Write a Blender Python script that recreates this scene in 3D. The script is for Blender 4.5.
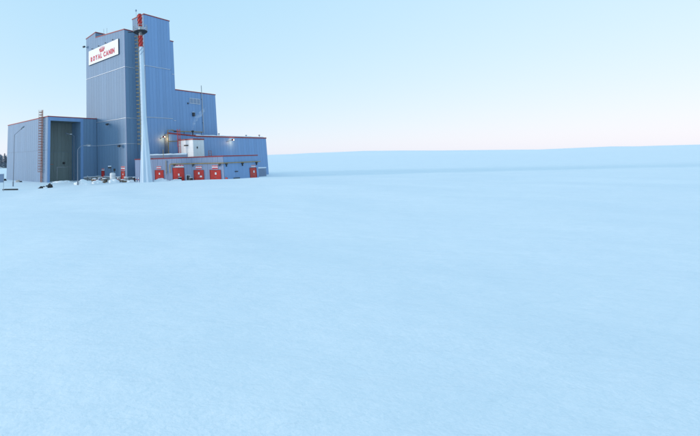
import bpy, bmesh, math, random
from mathutils import Vector, Matrix, noise

for o in list(bpy.data.objects):
    bpy.data.objects.remove(o, do_unlink=True)
scn = bpy.context.scene
COL = scn.collection
PI = math.pi
rnd = random.Random(7)

# ------------------------------------------------------------------ camera
EYE = 5.0
PITCH, ROLL = 0.16701, 0.023537
cd = bpy.data.cameras.new('camera')
cam = bpy.data.objects.new('camera', cd)
COL.objects.link(cam)
cd.sensor_fit = 'HORIZONTAL'
cd.sensor_width = 36.0
cd.lens = 381.53 * 36.0 / 700.0
cd.shift_x = (350 - 131.5) / 700.0          # the view sits in the upper left, as in the photograph
cd.shift_y = -(218 - 95) / 700.0
cd.clip_start = 0.5
cd.clip_end = 12000
M = (Matrix.Rotation(PITCH, 4, 'X') @ Matrix.Rotation(ROLL, 4, 'Y')) @ Matrix.Rotation(PI / 2, 4, 'X')
M.translation = Vector((0, 0, EYE))
cam.matrix_world = M
scn.camera = cam

# ------------------------------------------------------------------ sky, sun, exposure
SUN_EL = math.radians(8)
SUN_DIR = Vector((-1.0, 0.0, 0)).normalized()      # horizontal direction towards the sun
w = bpy.data.worlds.new('World')
scn.world = w
w.use_nodes = True
nt = w.node_tree
bg = nt.nodes['Background']
sky = nt.nodes.new('ShaderNodeTexSky')
sky.sky_type = 'NISHITA'
sky.sun_disc = False
sky.sun_elevation = SUN_EL
sky.sun_rotation = math.atan2(SUN_DIR.x, SUN_DIR.y)
sky.altitude = 50
sky.air_density = 1.0
sky.dust_density = 0.3
sky.ozone_density = 1.6
# thin winter haze evens the whole sky out: the same soft curve on every direction
sep = nt.nodes.new('ShaderNodeSeparateColor')
com = nt.nodes.new('ShaderNodeCombineColor')
nt.links.new(sky.outputs[0], sep.inputs[0])
for i, (raw, out, pw) in enumerate(((0.92, 0.50, 0.34), (1.55, 0.76, 0.16), (2.3, 0.96, 0.05))):
    p_ = nt.nodes.new('ShaderNodeMath'); p_.operation = 'POWER'
    nt.links.new(sep.outputs[i], p_.inputs[0]); p_.inputs[1].default_value = pw
    q_ = nt.nodes.new('ShaderNodeMath'); q_.operation = 'MULTIPLY'
    nt.links.new(p_.outputs[0], q_.inputs[0]); q_.inputs[1].default_value = out / 0.2239 / raw ** pw
    nt.links.new(q_.outputs[0], com.inputs[i])
nt.links.new(com.outputs[0], bg.inputs[0])
bg.inputs[1].default_value = 0.12
sl = bpy.data.lights.new('sun', 'SUN')
sl.energy = 0.9
sl.angle = math.radians(12)
sl.color = (1.0, 0.96, 0.90)
sun = bpy.data.objects.new('sun', sl)
COL.objects.link(sun)
sd = Vector((SUN_DIR.x * math.cos(SUN_EL), SUN_DIR.y * math.cos(SUN_EL), math.sin(SUN_EL)))
sun.rotation_euler = sd.to_track_quat('Z', 'Y').to_euler()
sun.location = (-60, -20, 60)
scn.cycles.volume_bounces = 3
scn.view_settings.view_transform = 'Standard'
scn.view_settings.look = 'None'
scn.view_settings.gamma = 1
scn.view_settings.exposure = 0.95

# ------------------------------------------------------------------ materials
MAT = {}
def mat(name, col, rough=0.6, metal=0.0, var=0.0, nscale=0.0, namt=0.0, bump=0.0, bscale=8.0, stretch=(1, 1, 1), spec=0.5, grime=0.0):
    m = bpy.data.materials.new(name)
    m.use_nodes = True
    n, l = m.node_tree.nodes, m.node_tree.links
    b = n['Principled BSDF']
    b.inputs['Roughness'].default_value = rough
    b.inputs['Metallic'].default_value = metal
    b.inputs['Specular IOR Level'].default_value = spec
    b.inputs['Base Color'].default_value = (*col, 1)
    tc = n.new('ShaderNodeTexCoord')
    mp = n.new('ShaderNodeMapping')
    mp.inputs['Scale'].default_value = stretch
    l.new(tc.outputs['Object'], mp.inputs[0])
    if var or namt:
        hsv = n.new('ShaderNodeHueSaturation')
        hsv.inputs['Color'].default_value = (*col, 1)
        val = None
        if namt:
            nz = n.new('ShaderNodeTexNoise')
            nz.inputs['Scale'].default_value = nscale
            nz.inputs['Detail'].default_value = 6
            l.new(mp.outputs[0], nz.inputs['Vector'])
            mr = n.new('ShaderNodeMapRange')
            mr.inputs['From Min'].default_value = 0.3
            mr.inputs['From Max'].default_value = 0.7
            mr.inputs['To Min'].default_value = 1 - namt
            mr.inputs['To Max'].default_value = 1 + namt
            l.new(nz.outputs[0], mr.inputs[0])
            val = mr.outputs[0]
        if var:
            oi = n.new('ShaderNodeObjectInfo')
            mr2 = n.new('ShaderNodeMapRange')
            mr2.inputs['To Min'].default_value = 1 - var
            mr2.inputs['To Max'].default_value = 1 + var
            l.new(oi.outputs['Random'], mr2.inputs[0])
            if val is None:
                val = mr2.outputs[0]
            else:
                mu = n.new('ShaderNodeMath')
                mu.operation = 'MULTIPLY'
                l.new(val, mu.inputs[0])
                l.new(mr2.outputs[0], mu.inputs[1])
                val = mu.outputs[0]
        l.new(val, hsv.inputs['Value'])
        l.new(hsv.outputs[0], b.inputs['Base Color'])
    if bump:
        nb = n.new('ShaderNodeTexNoise')
        nb.inputs['Scale'].default_value = bscale
        nb.inputs['Detail'].default_value = 5
        l.new(mp.outputs[0], nb.inputs['Vector'])
        bp = n.new('ShaderNodeBump')
        bp.inputs['Strength'].default_value = bump
        bp.inputs['Distance'].default_value = 0.1
        l.new(nb.outputs[0], bp.inputs['Height'])
        l.new(bp.outputs[0], b.inputs['Normal'])
    MAT[name] = m
    return m

def emit(name, col, strength):
    m = bpy.data.materials.new(name)
    m.use_nodes = True
    b = m.node_tree.nodes['Principled BSDF']
    b.inputs['Base Color'].default_value = (*col, 1)
    b.inputs['Emission Color'].default_value = (*col, 1)
    b.inputs['Emission Strength'].default_value = strength
    MAT[name] = m

CL = (0.19, 0.33, 0.57)
mat('cladding', CL, 0.5, 0.0, var=0.05, nscale=0.35, namt=0.05, stretch=(3.0, 3.0, 0.25))
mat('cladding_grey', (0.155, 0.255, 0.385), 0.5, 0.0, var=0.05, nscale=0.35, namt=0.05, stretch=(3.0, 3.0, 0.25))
mat('annex_lit_post_grey', (0.25, 0.31, 0.45), 0.5, 0.0, var=0.04, nscale=0.35, namt=0.05, stretch=(3.0, 3.0, 0.25))  # annex front: sunlight put into a warmer grey; the corner post shares it
mat('cladding_back', (0.15, 0.20, 0.27), 0.6, 0.1)
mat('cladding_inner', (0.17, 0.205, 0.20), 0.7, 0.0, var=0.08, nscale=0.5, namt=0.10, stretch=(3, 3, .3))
mat('flashing', (0.66, 0.70, 0.76), 0.4, 0.2)
mat('trim_red', (0.30, 0.028, 0.03), 0.5, 0.0, nscale=1.5, namt=0.15)
mat('door_red', (0.52, 0.030, 0.022), 0.45, 0.0, var=0.08, nscale=2.0, namt=0.10)
mat('sign_red', (0.58, 0.02, 0.05), 0.5)
mat('sign_white', (0.80, 0.80, 0.82), 0.45, 0.0, nscale=0.6, namt=0.03)
mat('panel_white', (0.80, 0.81, 0.83), 0.5, 0.0, var=0.03, nscale=0.8, namt=0.05)
mat('concrete', (0.30, 0.31, 0.32), 0.85, 0.0, nscale=1.5, namt=0.2, bump=0.3)
mat('dark', (0.025, 0.025, 0.028), 0.6, nscale=3, namt=0.3)
mat('glass', (0.25, 0.30, 0.36), 0.12, 0.0)
mat('paper', (0.75, 0.76, 0.78), 0.7)
mat('pipe_yellow', (0.38, 0.25, 0.08), 0.55, 0.0, nscale=2.0, namt=0.2)
mat('ladder_rust', (0.30, 0.095, 0.05), 0.6, 0.0, nscale=3.0, namt=0.2)
mat('ladder_yellow', (0.42, 0.30, 0.10), 0.55, 0.0, nscale=3.0, namt=0.15)
mat('galvanised', (0.42, 0.45, 0.48), 0.4, 0.6, nscale=3.0, namt=0.12)
mat('lamp_metal', (0.20, 0.23, 0.28), 0.45, 0.5)
mat('lamp_lens', (0.70, 0.74, 0.78), 0.3)
mat('shaft_white', (0.60, 0.70, 0.80), 0.8, 0.0, nscale=1.0, namt=0.08, stretch=(2, 2, .2))
mat('shaft_red', (0.50, 0.022, 0.02), 0.45, 0.0, nscale=1.5, namt=0.18)
mat('strake_red', (0.20, 0.008, 0.01), 0.5)
mat('strake_blue', (0.22, 0.28, 0.42), 0.5)
mat('steel_dark', (0.06, 0.065, 0.075), 0.6, 0.3)
mat('wood', (0.22, 0.16, 0.11), 0.8, 0.0, var=0.2, nscale=4, namt=0.2, stretch=(1, 1, 6))
mat('rock', (0.035, 0.035, 0.04), 0.85, 0.0, var=0.2, nscale=3, namt=0.4, bump=0.6, bscale=6)
mat('sand', (0.62, 0.54, 0.50), 0.9, 0.0, nscale=5, namt=0.2, bump=0.5)
mat('blue_grey', (0.22, 0.29, 0.42), 0.5, 0.1, nscale=1, namt=0.06)
mat('bark', (0.07, 0.065, 0.07), 0.9, 0.0, nscale=6, namt=0.3)
mat('frost', (0.30, 0.36, 0.45), 0.8, 0.0, var=0.15, nscale=0.6, namt=0.35)
mat('spruce', (0.16, 0.20, 0.25), 0.8, 0.0, var=0.2, nscale=0.6, namt=0.35)
mat('snow_pile_mat', (0.86, 0.89, 0.93), 0.65, 0.0, nscale=2, namt=0.04, bump=0.5, bscale=3)
emit('lamp_warm', (1.0, 0.66, 0.28), 9.0)

def snow_material():
    m = bpy.data.materials.new('snow')
    m.use_nodes = True
    n, l = m.node_tree.nodes, m.node_tree.links
    b = n['Principled BSDF']
    b.inputs['Roughness'].default_value = 0.7
    b.inputs['Specular IOR Level'].default_value = 0.3
    tc = n.new('ShaderNodeTexCoord')
    n1 = n.new('ShaderNodeTexNoise'); n1.inputs['Scale'].default_value = 0.18; n1.inputs['Detail'].default_value = 8
    l.new(tc.outputs['Object'], n1.inputs['Vector'])
    cr = n.new('ShaderNodeValToRGB')
    cr.color_ramp.elements[0].position = 0.3; cr.color_ramp.elements[0].color = (0.85, 0.90, 0.945, 1)
    cr.color_ramp.elements[1].position = 0.7; cr.color_ramp.elements[1].color = (0.90, 0.935, 0.965, 1)
    l.new(n1.outputs[0], cr.inputs[0])
    l.new(cr.outputs[0], b.inputs['Base Color'])
    mp = n.new('ShaderNodeMapping'); mp.inputs['Scale'].default_value = (0.5, 1.6, 1); mp.inputs['Rotation'].default_value = (0, 0, 0.35)
    l.new(tc.outputs['Object'], mp.inputs[0])
    n2 = n.new('ShaderNodeTexNoise'); n2.inputs['Scale'].default_value = 0.9; n2.inputs['Detail'].default_value = 9; n2.inputs['Roughness'].default_value = 0.6
    l.new(mp.outputs[0], n2.inputs['Vector'])
    n3 = n.new('ShaderNodeTexNoise'); n3.inputs['Scale'].default_value = 14; n3.inputs['Detail'].default_value = 6
    l.new(tc.outputs['Object'], n3.inputs['Vector'])
    b1 = n.new('ShaderNodeBump'); b1.inputs['Strength'].default_value = 0.55; b1.inputs['Distance'].default_value = 0.25
    l.new(n2.outputs[0], b1.inputs['Height'])
    b2 = n.new('ShaderNodeBump'); b2.inputs['Strength'].default_value = 0.25; b2.inputs['Distance'].default_value = 0.03
    l.new(n3.outputs[0], b2.inputs['Height'])
    l.new(b1.outputs[0], b2.inputs['Normal'])
    l.new(b2.outputs[0], b.inputs['Normal'])
    MAT['snow'] = m
snow_material()

# ------------------------------------------------------------------ frame of the building (u to the right rear, v to the left rear)
YAW = 0.66499
OX, OY = -1.376, 85.925
CU, SU = math.cos(YAW), math.sin(YAW)
def W(u, v, z=0.0):
    return Vector((OX + u * CU - v * SU, OY + u * SU + v * CU, z))

def tag(o, label=None, cat=None, group=None, kind=None):
    if label: o['label'] = label
    if cat: o['category'] = cat
    if group: o['group'] = group
    if kind: o['kind'] = kind
    return o

BASE = {}
def thing(name, label, cat, loc, rz=0.0, group=None):
    o = bpy.data.objects.new(name, None)
    o.empty_display_size = 0.3
    COL.objects.link(o)
    o.location = loc
    o.rotation_euler = (0, 0, rz)
    return tag(o, label, cat, group)

def building(name, label, cat, u, v, z=0.0, group=None):
    o = thing(name, label, cat, W(u, v, z), YAW, group)
    BASE[o.name] = (u, v, z)
    return o

class MB:
    def __init__(s):
        s.v, s.f = [], []
    def add(s, vs, fs):
        k = len(s.v)
        s.v += [tuple(p) for p in vs]
        s.f += [tuple(i + k for i in f) for f in fs]
        return s
    def box(s, x0, x1, y0, y1, z0, z1):
        vs = [(x0, y0, z0), (x1, y0, z0), (x1, y1, z0), (x0, y1, z0), (x0, y0, z1), (x1, y0, z1), (x1, y1, z1), (x0, y1, z1)]
        return s.add(vs, [(0, 3, 2, 1), (4, 5, 6, 7), (0, 1, 5, 4), (1, 2, 6, 5), (2, 3, 7, 6), (3, 0, 4, 7)])
    def prism(s, poly, z0, z1):                     # poly counter-clockwise; z0, z1 numbers or lists
        n = len(poly)
        a = z0 if isinstance(z0, (list, tuple)) else [z0] * n
        b = z1 if isinstance(z1, (list, tuple)) else [z1] * n
        vs = [(p[0], p[1], a[i]) for i, p in enumerate(poly)] + [(p[0], p[1], b[i]) for i, p in enumerate(poly)]
        fs = [tuple(range(n))[::-1], tuple(range(n, 2 * n))] + [(i, (i + 1) % n, n + (i + 1) % n, n + i) for i in range(n)]
        return s.add(vs, fs)
    def quadbar(s, x0, z0, x1, z1, h, y0, y1):      # bar in a wall face, sloped from one end to the other
        vs = [(x0, y0, z0), (x1, y0, z1), (x1, y1, z1), (x0, y1, z0), (x0, y0, z0 + h), (x1, y0, z1 + h), (x1, y1, z1 + h), (x0, y1, z0 + h)]
        return s.add(vs, [(0, 3, 2, 1), (4, 5, 6, 7), (0, 1, 5, 4), (1, 2, 6, 5), (2, 3, 7, 6), (3, 0, 4, 7)])
    def tube(s, pts, r, n=8, cap=True):
        pts = [Vector(p) for p in pts]
        rs = r if isinstance(r, (list, tuple)) else [r] * len(pts)
        rings = []
        for i, p in enumerate(pts):
            d = (pts[min(i + 1, len(pts) - 1)] - pts[max(i - 1, 0)]).normalized()
            a = d.orthogonal().normalized() if abs(d.z) < 0.99 else Vector((1, 0, 0))
            if abs(d.z) < 0.99:
                a = d.cross(Vector((0, 0, 1))).normalized()
            b = d.cross(a).normalized()
            rings.append([p + (a * math.cos(2 * PI * k / n) + b * math.sin(2 * PI * k / n)) * rs[i] for k in range(n)])
        vs = [q for rg in rings for q in rg]
        fs = []
        for i in range(len(pts) - 1):
            for k in range(n):
                fs.append((i * n + k, i * n + (k + 1) % n, (i + 1) * n + (k + 1) % n, (i + 1) * n + k))
        if cap:
            fs.append(tuple(range(n))[::-1])
            fs.append(tuple(range((len(pts) - 1) * n, len(pts) * n)))
        return s.add(vs, fs)
    def mesh(s, name, m, smooth=False):
        me = bpy.data.meshes.new(name)
        me.from_pydata(s.v, [], s.f)
        bm = bmesh.new(); bm.from_mesh(me)
        bmesh.ops.recalc_face_normals(bm, faces=bm.faces)
        bm.to_mesh(me); bm.free()
        me.materials.append(MAT[m])
        if smooth:
            me.polygons.foreach_set('use_smooth', [True] * len(me.polygons))
        me.update()
        return me
    def build(s, name, m, parent=None, loc=(0, 0, 0), rz=0.0, smooth=False):
        return link(name, s.mesh(name, m, smooth), parent, loc, rz)

def link(name, me, parent=None, loc=(0, 0, 0), rz=0.0):
    o = bpy.data.objects.new(name, me)
    COL.objects.link(o)
    o.parent = parent
    o.location = loc
    o.rotation_euler = (0, 0, rz)
    return o

class Face:
    """a wall face of a building; p0 left, p1 right as seen from outside. Mesh coords: x along, y = -outward, z up"""
    def __init__(s, root, p0, p1):
        s.root = root
        b = BASE[root.name]
        s.loc = (p0[0] - b[0], p0[1] - b[1], -b[2])
        s.rz = math.atan2(p1[1] - p0[1], p1[0] - p0[0])
        s.L = math.hypot(p1[0] - p0[0], p1[1] - p0[1])
    def put(s, mb, name, m, smooth=False):
        return mb.build(name, m, s.root, s.loc, s.rz, smooth)
    def at(s, x, y=0, z=0):
        c, n = math.cos(s.rz), math.sin(s.rz)
        return (s.loc[0] + x * c - y * n, s.loc[1] + x * n + y * c, s.loc[2] + z)

def panels(face, x0, x1, z0, z1, width, m='cladding', th=0.06, gap=0.025):
    """cladding panels side by side; z0/z1 may be functions of x"""
    n = max(1, round((x1 - x0) / width))
    wd = (x1 - x0) / n
    cache = {}
    f0 = z0 if callable(z0) else (lambda x: z0)
    f1 = z1 if callable(z1) else (lambda x: z1)
    for i in range(n):
        a, b = x0 + i * wd + gap / 2, x0 + (i + 1) * wd - gap / 2
        za, zb, ta, tb = f0(a), f0(b), f1(a), f1(b)
        key = (round(zb - za, 3), round(ta - za, 3), round(tb - za, 3))
        if key not in cache:
            mb = MB()
            wdt = b - a
            k = 3                                    # shallow ribs folded into the sheet
            prof = [(0, 0)]
            for j in range(k):
                c = wdt * (j + .5) / k
                prof += [(c - .09, 0), (c - .05, -.012), (c + .05, -.012), (c + .09, 0)]
            prof.append((wdt, 0))
            vs, fs = [], []
            for (x, y) in prof:
                t = x / wdt
                vs.append((x, y - th, (zb - za) * t)); vs.append((x, y - th, (ta - za) * (1 - t) + (tb - za) * t))
            np_ = len(prof)
            for j in range(np_ - 1):
                fs.append((2 * j, 2 * j + 2, 2 * j + 3, 2 * j + 1))
            vs += [(0, 0.0, 0), (0, 0.0, ta - za), (wdt, 0.0, zb - za), (wdt, 0.0, tb - za)]
            q = 2 * np_
            fs += [(q, 0, 1, q + 1), (2 * np_ - 2, q + 2, q + 3, 2 * np_ - 1)]
            me = bpy.data.meshes.new('panel')
            me.from_pydata(vs, [], fs)
            me.materials.append(MAT[m])
            cache[key] = me
        link('panel', cache[key], face.root, face.at(a, 0, za), face.rz)

def trim(face, x0, z0, x1, z1, h=0.22, out=0.14, name='roof_trim', back=0.25):
    return face.put(MB().quadbar(x0, z0, x1, z1, h, -out, back), name, 'trim_red')

def flash(face, x0, x1, z, h=0.08):
    return face.put(MB().box(x0, x1, -0.15, -0.005, z - h / 2, z + h / 2), 'seam_flashing', 'flashing')

def door(face, x0, x1, z0, z1, leaves=2, window=None, paper=None):
    d = face.put(MB().box(x0 - .07, x0, -.16, .02, z0, z1 + .07).box(x1, x1 + .07, -.16, .02, z0, z1 + .07).box(x0, x1, -.16, .02, z1, z1 + .07), 'door', 'trim_red')
    wdt = (x1 - x0) / leaves
    for i in range(leaves):
        a, b = x0 + i * wdt + .012, x0 + (i + 1) * wdt - .012
        mb = MB().box(a, b, -.11, -.06, z0, z1)
        mb.box(a + .12, b - .12, -.125, -.108, z0 + .15, z0 + .95)        # raised field
        lf = mb.build('leaf', 'door_red', d)
        hx = b - .14 if i == 0 else a + .06
        MB().box(hx, hx + .08, -.19, -.111, z0 + 1.0, z0 + 1.07).build('handle', 'galvanised', d)
    if window:
        wx, wz, ww, wh = window
        MB().box(wx - ww / 2, wx + ww / 2, -.14, -.105, wz - wh / 2, wz + wh / 2).build('window_pane', 'paper', d)
    if paper:
        wx, wz, ww, wh = paper
        MB().box(wx - ww / 2, wx + ww / 2, -.15, -.105, wz - wh / 2, wz + wh / 2).build('notice', 'paper', d)
    return d

def door_sign(face, x0, x1, z0, z1, style=2):
    b = face.put(MB().box(x0, x1, -.13, -.05, z0, z1), 'door_sign', 'sign_white')
    h = z1 - z0
    if style == 2:
        bars = [(.04, .36), (.62, .97)]
    else:
        bars = [(.45, .97)]
    for a, c in bars:
        MB().box(x0 + .02, x1 - .02, -.145, -.128, z0 + a * h, z0 + c * h).build('red_band', 'sign_red', b)
    # rows of small white lettering, too small to read
    zc = z0 + (bars[-1][0] + bars[-1][1]) / 2 * h
    mb = MB()
    k = 9
    for i in range(k):
        if i in (3, 6): continue
        a = x0 + .12 + (x1 - x0 - .24) * i / k
        mb.box(a, a + (x1 - x0 - .24) / k * .6, -.155, -.143, zc - .06, zc + .06)
    mb.build('lettering', 'paper', b)
    return b

# ------------------------------------------------------------------ snow ground
def lerp_table(t, x):
    if x <= t[0][0]: return t[0][1]
    for (a, p), (b, q) in zip(t, t[1:]):
        if x <= b:
            k = (x - a) / (b - a); k = k * k * (3 - 2 * k)
            return p + (q - p) * k
    return t[-1][1]
def sm(t):
    t = max(0.0, min(1.0, t)); return t * t * (3 - 2 * t)
CREST = [(-60, .30), (-18, .30), (-9, .62), (-1, 1.02), (14.5, 1.30), (23, 1.46), (60, 1.55)]
def gz(x, y):
    c = lerp_table(CREST, x)
    if y >= 66:
        t = sm((y - 66) / 10.0)
        z = c * (1 - t) + .30 * t
        if y > 130:
            z -= .30 * sm((y - 130) / 100)
    else:
        z = c + (1.70 - c) * sm((66 - y) / 58.0)
    far = 1.0 if y < 140 else max(0.0, 1 - (y - 140) / 400)
    z += far * .055 * noise.noise(Vector((x * .13, y * .10, 3.1)))
    d = math.hypot(x, y)
    if d > 500:                                       # low snowy rises far away
        z += sm((d - 500) / 900) * 16.0 * max(0.0, .25 + noise.noise(Vector((x / 520.0, y / 520.0, 7.3))) + .35 * noise.noise(Vector((x / 170.0, y / 170.0, 2.3))))
    near = sm((64 - y) / 20.0)
    z += near * (.20 * noise.noise(Vector((x * .09 + y * .03, y * .07, 0.0))) + .075 * noise.noise(Vector((x * .22 + y * .1, y * .42, 5.0))) + .02 * noise.noise(Vector((x * .7 + y * .3, y * 1.3, 9.0))))
    return z
def axis(lo, hi, step, end_lo, end_hi, g=1.16):
    a = []
    x = lo
    while x <= hi:
        a.append(x); x += step
    s = step
    x = a[-1]
    while x < end_hi:
        s *= g; x += s; a.append(x)
    s = step; x = a[0]
    while x > end_lo:
        s *= g; x -= s; a.insert(0, x)
    return a
xs = axis(-45, 60, 0.6, -4000, 4000)
ys = axis(0, 100, 0.55, -400, 6000)
gv = [(x, y, gz(x, y)) for y in ys for x in xs]
nx = len(xs)
gf = [(j * nx + i, j * nx + i + 1, (j + 1) * nx + i + 1, (j + 1) * nx + i) for j in range(len(ys) - 1) for i in range(nx - 1)]
gme = bpy.data.meshes.new('snow_ground')
gme.from_pydata(gv, [], gf)
gme.polygons.foreach_set('use_smooth', [True] * len(gme.polygons))
gme.materials.append(MAT['snow'])
tag(link('ground', gme), 'flat snow covered ground in front of the factory', kind='structure')

# ------------------------------------------------------------------ the tower building
tw = building('tower_building', 'tall stepped blue grey metal clad mill tower with red roof edges', 'building', 0, 0)
def roofz(v): return 35.1 + 1.35 * v / 12.3
# body of the front block with the sign
MB().prism([(0, 0), (10, 0), (10, 17), (0, 17)], -.5, [35.1, 35.1, roofz(17), roofz(17)]).build('wall', 'cladding_back', tw)
# roof house on the left
MB().prism([(0, 12.35), (2.9, 12.35), (2.9, 17), (0, 17)], roofz(12.35) - 1.0, [37.85, 37.85, 37.3, 37.3]).build('roof_house', 'cladding_back', tw)
# taller block behind the chimney
MB().box(3.3, 11.45, -3.4, 0.9, -.5, 38.5).build('wall', 'cladding_back', tw)
MB().box(11.45, 12.5, -3.4, 2.5, -.5, 33.4).build('wall', 'cladding_back', tw)
MB().box(12.5, 27.28, -3.4, 8, -.5, 21.3).build('wall', 'cladding_back', tw)

FS = Face(tw, (0, 17), (0, 0))                 # face with the sign; x = 17 - v
ftop = lambda x: roofz(17 - x)
SH = 15.45
panels(FS, 5.0, 17.0, 0.0, 8.45, 1.13, 'cladding_grey')
panels(FS, 5.0, 17.0, 8.55, 14.2, 1.13, 'cladding_grey')
panels(FS, 5.0, 17.0, 14.35, 26.1, 1.13, 'cladding_grey')
panels(FS, 0.0, 5.0, SH, 26.1, 1.13, 'cladding_grey')
panels(FS, 0.0, 4.65, 26.25, lambda x: 37.3 + .55 * x / 4.65, 1.13, 'cladding_grey')
panels(FS, 4.65, 17.0, 26.25, ftop, 1.13, 'cladding_grey')
flash(FS, 0, 17.15, 26.18); flash(FS, 5, 17.15, 14.28); flash(FS, 5.0, 17.15, 8.5, .09)
trim(FS, -.1, 37.3, 4.7, 37.87)
trim(FS, 4.7, ftop(4.7), 17.16, ftop(17.16))
FP = Face(tw, (0, 12.35), (2.9, 12.35))
panels(FP, 0, 2.9, roofz(12.3) + .1, 37.85, 1.0, 'cladding_grey')
trim(FP, -.1, 37.87, 2.9, 37.87)
FR = Face(tw, (0, 0), (3.3, 0))
for a, b in ((0, 8.45), (8.55, 14.2), (14.35, 26.1), (26.25, 35.1)):
    panels(FR, 0.0, 3.3, a, b, 1.1, 'cladding_grey')
for z in (26.18, 14.28, 8.5): flash(FR, -.15, 3.28, z)
trim(FR, -.16, 35.1, 3.3, 35.1)
FL = Face(tw, (3.3, 0.9), (3.3, -3.4))
panels(FL, 0.9, 4.3, 0, 26.1, 1.1, 'cladding_grey')
panels(FL, 0.0, 4.3, 35.5, 38.5, 1.1, 'cladding_grey')
panels(FL, 0.9, 4.3, 26.25, 35.4, 1.1, 'cladding_grey')
flash(FL, .95, 4.3, 26.18); flash(FL, .95, 4.3, 14.28)
trim(FL, -.1, 38.5, 4.46, 38.5)
FT = Face(tw, (3.3, -3.4), (27.28, -3.4))
panels(FT, 0, 8.15, 26.25, 38.5, 1.02)
panels(FT, 0, 8.15, 14.35, 26.1, 1.02)
panels(FT, 0, 8.15, 0, 14.2, 1.02)
panels(FT, 8.15, 9.2, 25.2, 33.4, 1.05); panels(FT, 8.15, 9.2, 13.9, 25.1, 1.05); panels(FT, 8.15, 9.2, 0, 13.8, 1.05)
panels(FT, 9.2, 23.98, 0, 21.3, 1.13)
flash(FT, 0, 7.8, 26.18); flash(FT, 0, 8.0, 14.28); flash(FT, 8.3, 9.0, 25.15, .09); flash(FT, 8.3, 9.0, 13.85, .09)
trim(FT, -.16, 38.5, 8.25, 38.5); trim(FT, 8.15, 33.4, 9.3, 33.4); trim(FT, 9.2, 21.3, 24.1, 21.3)
FE = Face(tw, (27.28, -3.4), (27.28, 8)); trim(FE, -.1, 21.3, 11.4, 21.3); panels(FE, 0, 11.4, 0, 21.3, 1.13)
FG = Face(tw, (11.45, -3.4), (11.45, .9)); trim(FG, -.1, 38.5, 4.3, 38.5); panels(FG, 0, 4.3, 33.5, 38.5, 1.08)
# corner posts of the tower, a little paler folded sheet
MB().box(-.12, .05, -.12, .05, 0, 35.05).build('corner_post', 'annex_lit_post_grey', tw)
# red doors with signs on the sign face
d = door(FS, 17 - 2.05, 17 - 0.75, .1, 2.4, 1, window=(17 - 1.4, 1.75, .3, .25))
door_sign(FS, 17 - 2.1, 17 - .62, 2.55, 3.55)
d = door(FS, 17 - 10.0, 17 - 8.85, .1, 2.4, 1)
door_sign(FS, 17 - 10.0, 17 - 8.85, 2.5, 3.0, 1)
# louvre grille high on the lower block
g = FT.put(MB().box(14.05, 17.8, -.13, -.05, 18.35, 19.75), 'louvre', 'blue_grey')
for i in range(4):
    x = 14.05 + i * 1.24
    MB().box(x - .04, x + .04, -.17, -.131, 18.4, 19.7).build('bar', 'flashing', g)
for z in (18.38, 19.66):
    MB().box(14.02, 17.83, -.165, -.131, z, z + .08).build('bar', 'flashing', g)
# vent hood and small box
h = FT.put(MB().box(14.75, 15.35, -.5, -.05, 15.2, 16.1), 'vent_hood', 'steel_dark')
MB().add([(14.7, -.6, 16.1), (15.4, -.6, 16.1), (15.4, -.05, 16.35), (14.7, -.05, 16.35), (14.7, -.05, 16.1), (15.4, -.05, 16.1)], [(0, 1, 2, 3), (0, 4, 5, 1), (0, 3, 4), (1, 5, 2)]).build('hood_top', 'flashing', h)
FT.put(MB().box(13.2, 13.5, -.25, -.05, 18.15, 18.5), 'junction_box', 'steel_dark')
# plinth with a line of snow along the yard
for a_, b_ in ((5.1, 6.88), (8.28, 14.8), (16.38, 17.3)):
    FS.put(MB().box(a_, b_, -.42, -.10, -.2, 1.1), 'plinth', 'concrete')
    FS.put(MB().box(a_ - .03, b_ + .03, -.46, -.09, 1.104, 1.24), 'snow_ledge', 'snow_pile_mat')
FR.put(MB().box(-.42, 3.2, -.42, -.10, -.2, 1.1), 'plinth', 'concrete')
FR.put(MB().box(-.4, 3.2, -.46, -.09, 1.104, 1.24), 'snow_ledge', 'snow_pile_mat')

# flue pipe up the lower block, rods on the roofs
fl = building('flue_pipe', 'thin grey flue pipe standing up past the roof of the lower tower block', 'pipe', 21.7, -3.7, 11.2)
MB().tube([(0, 0, 0), (0, 0, 12.1)], .09, 8).build('pipe', 'galvanised', fl)
for z in (2.5, 5.5, 8.5): MB().box(-.13, .13, -.02, .3, z, z + .08).build('bracket', 'steel_dark', fl)
def rod(u, v, z, h, label, ball=False, r=.05):
    o = building('roof_mast', label, 'mast', u, v, z, 'rods on the tower roofs')
    MB().tube([(0, 0, 0), (0, 0, h)], r, 6).build('rod', 'galvanised', o)
    MB().box(-.15, .15, -.15, .15, 0, .1).build('foot', 'steel_dark', o)
    if ball:
        MB().tube([(0, 0, h - .05), (0, 0, h + .1), (0, 0, h + .35), (0, 0, h + .5)], [.06, .2, .2, .06], 8).build('tip', 'blue_grey', o)
rod(3.6, -.2, 38.5, 1.9, 'thin lightning rod with a round tip on the highest roof', True)
rod(1.2, 10.3, roofz(10.3), 2.3, 'left of two thin rods beside the roof house')
rod(1.4, 9.2, roofz(9.2), 2.4, 'right of two thin rods beside the roof house')

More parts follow.
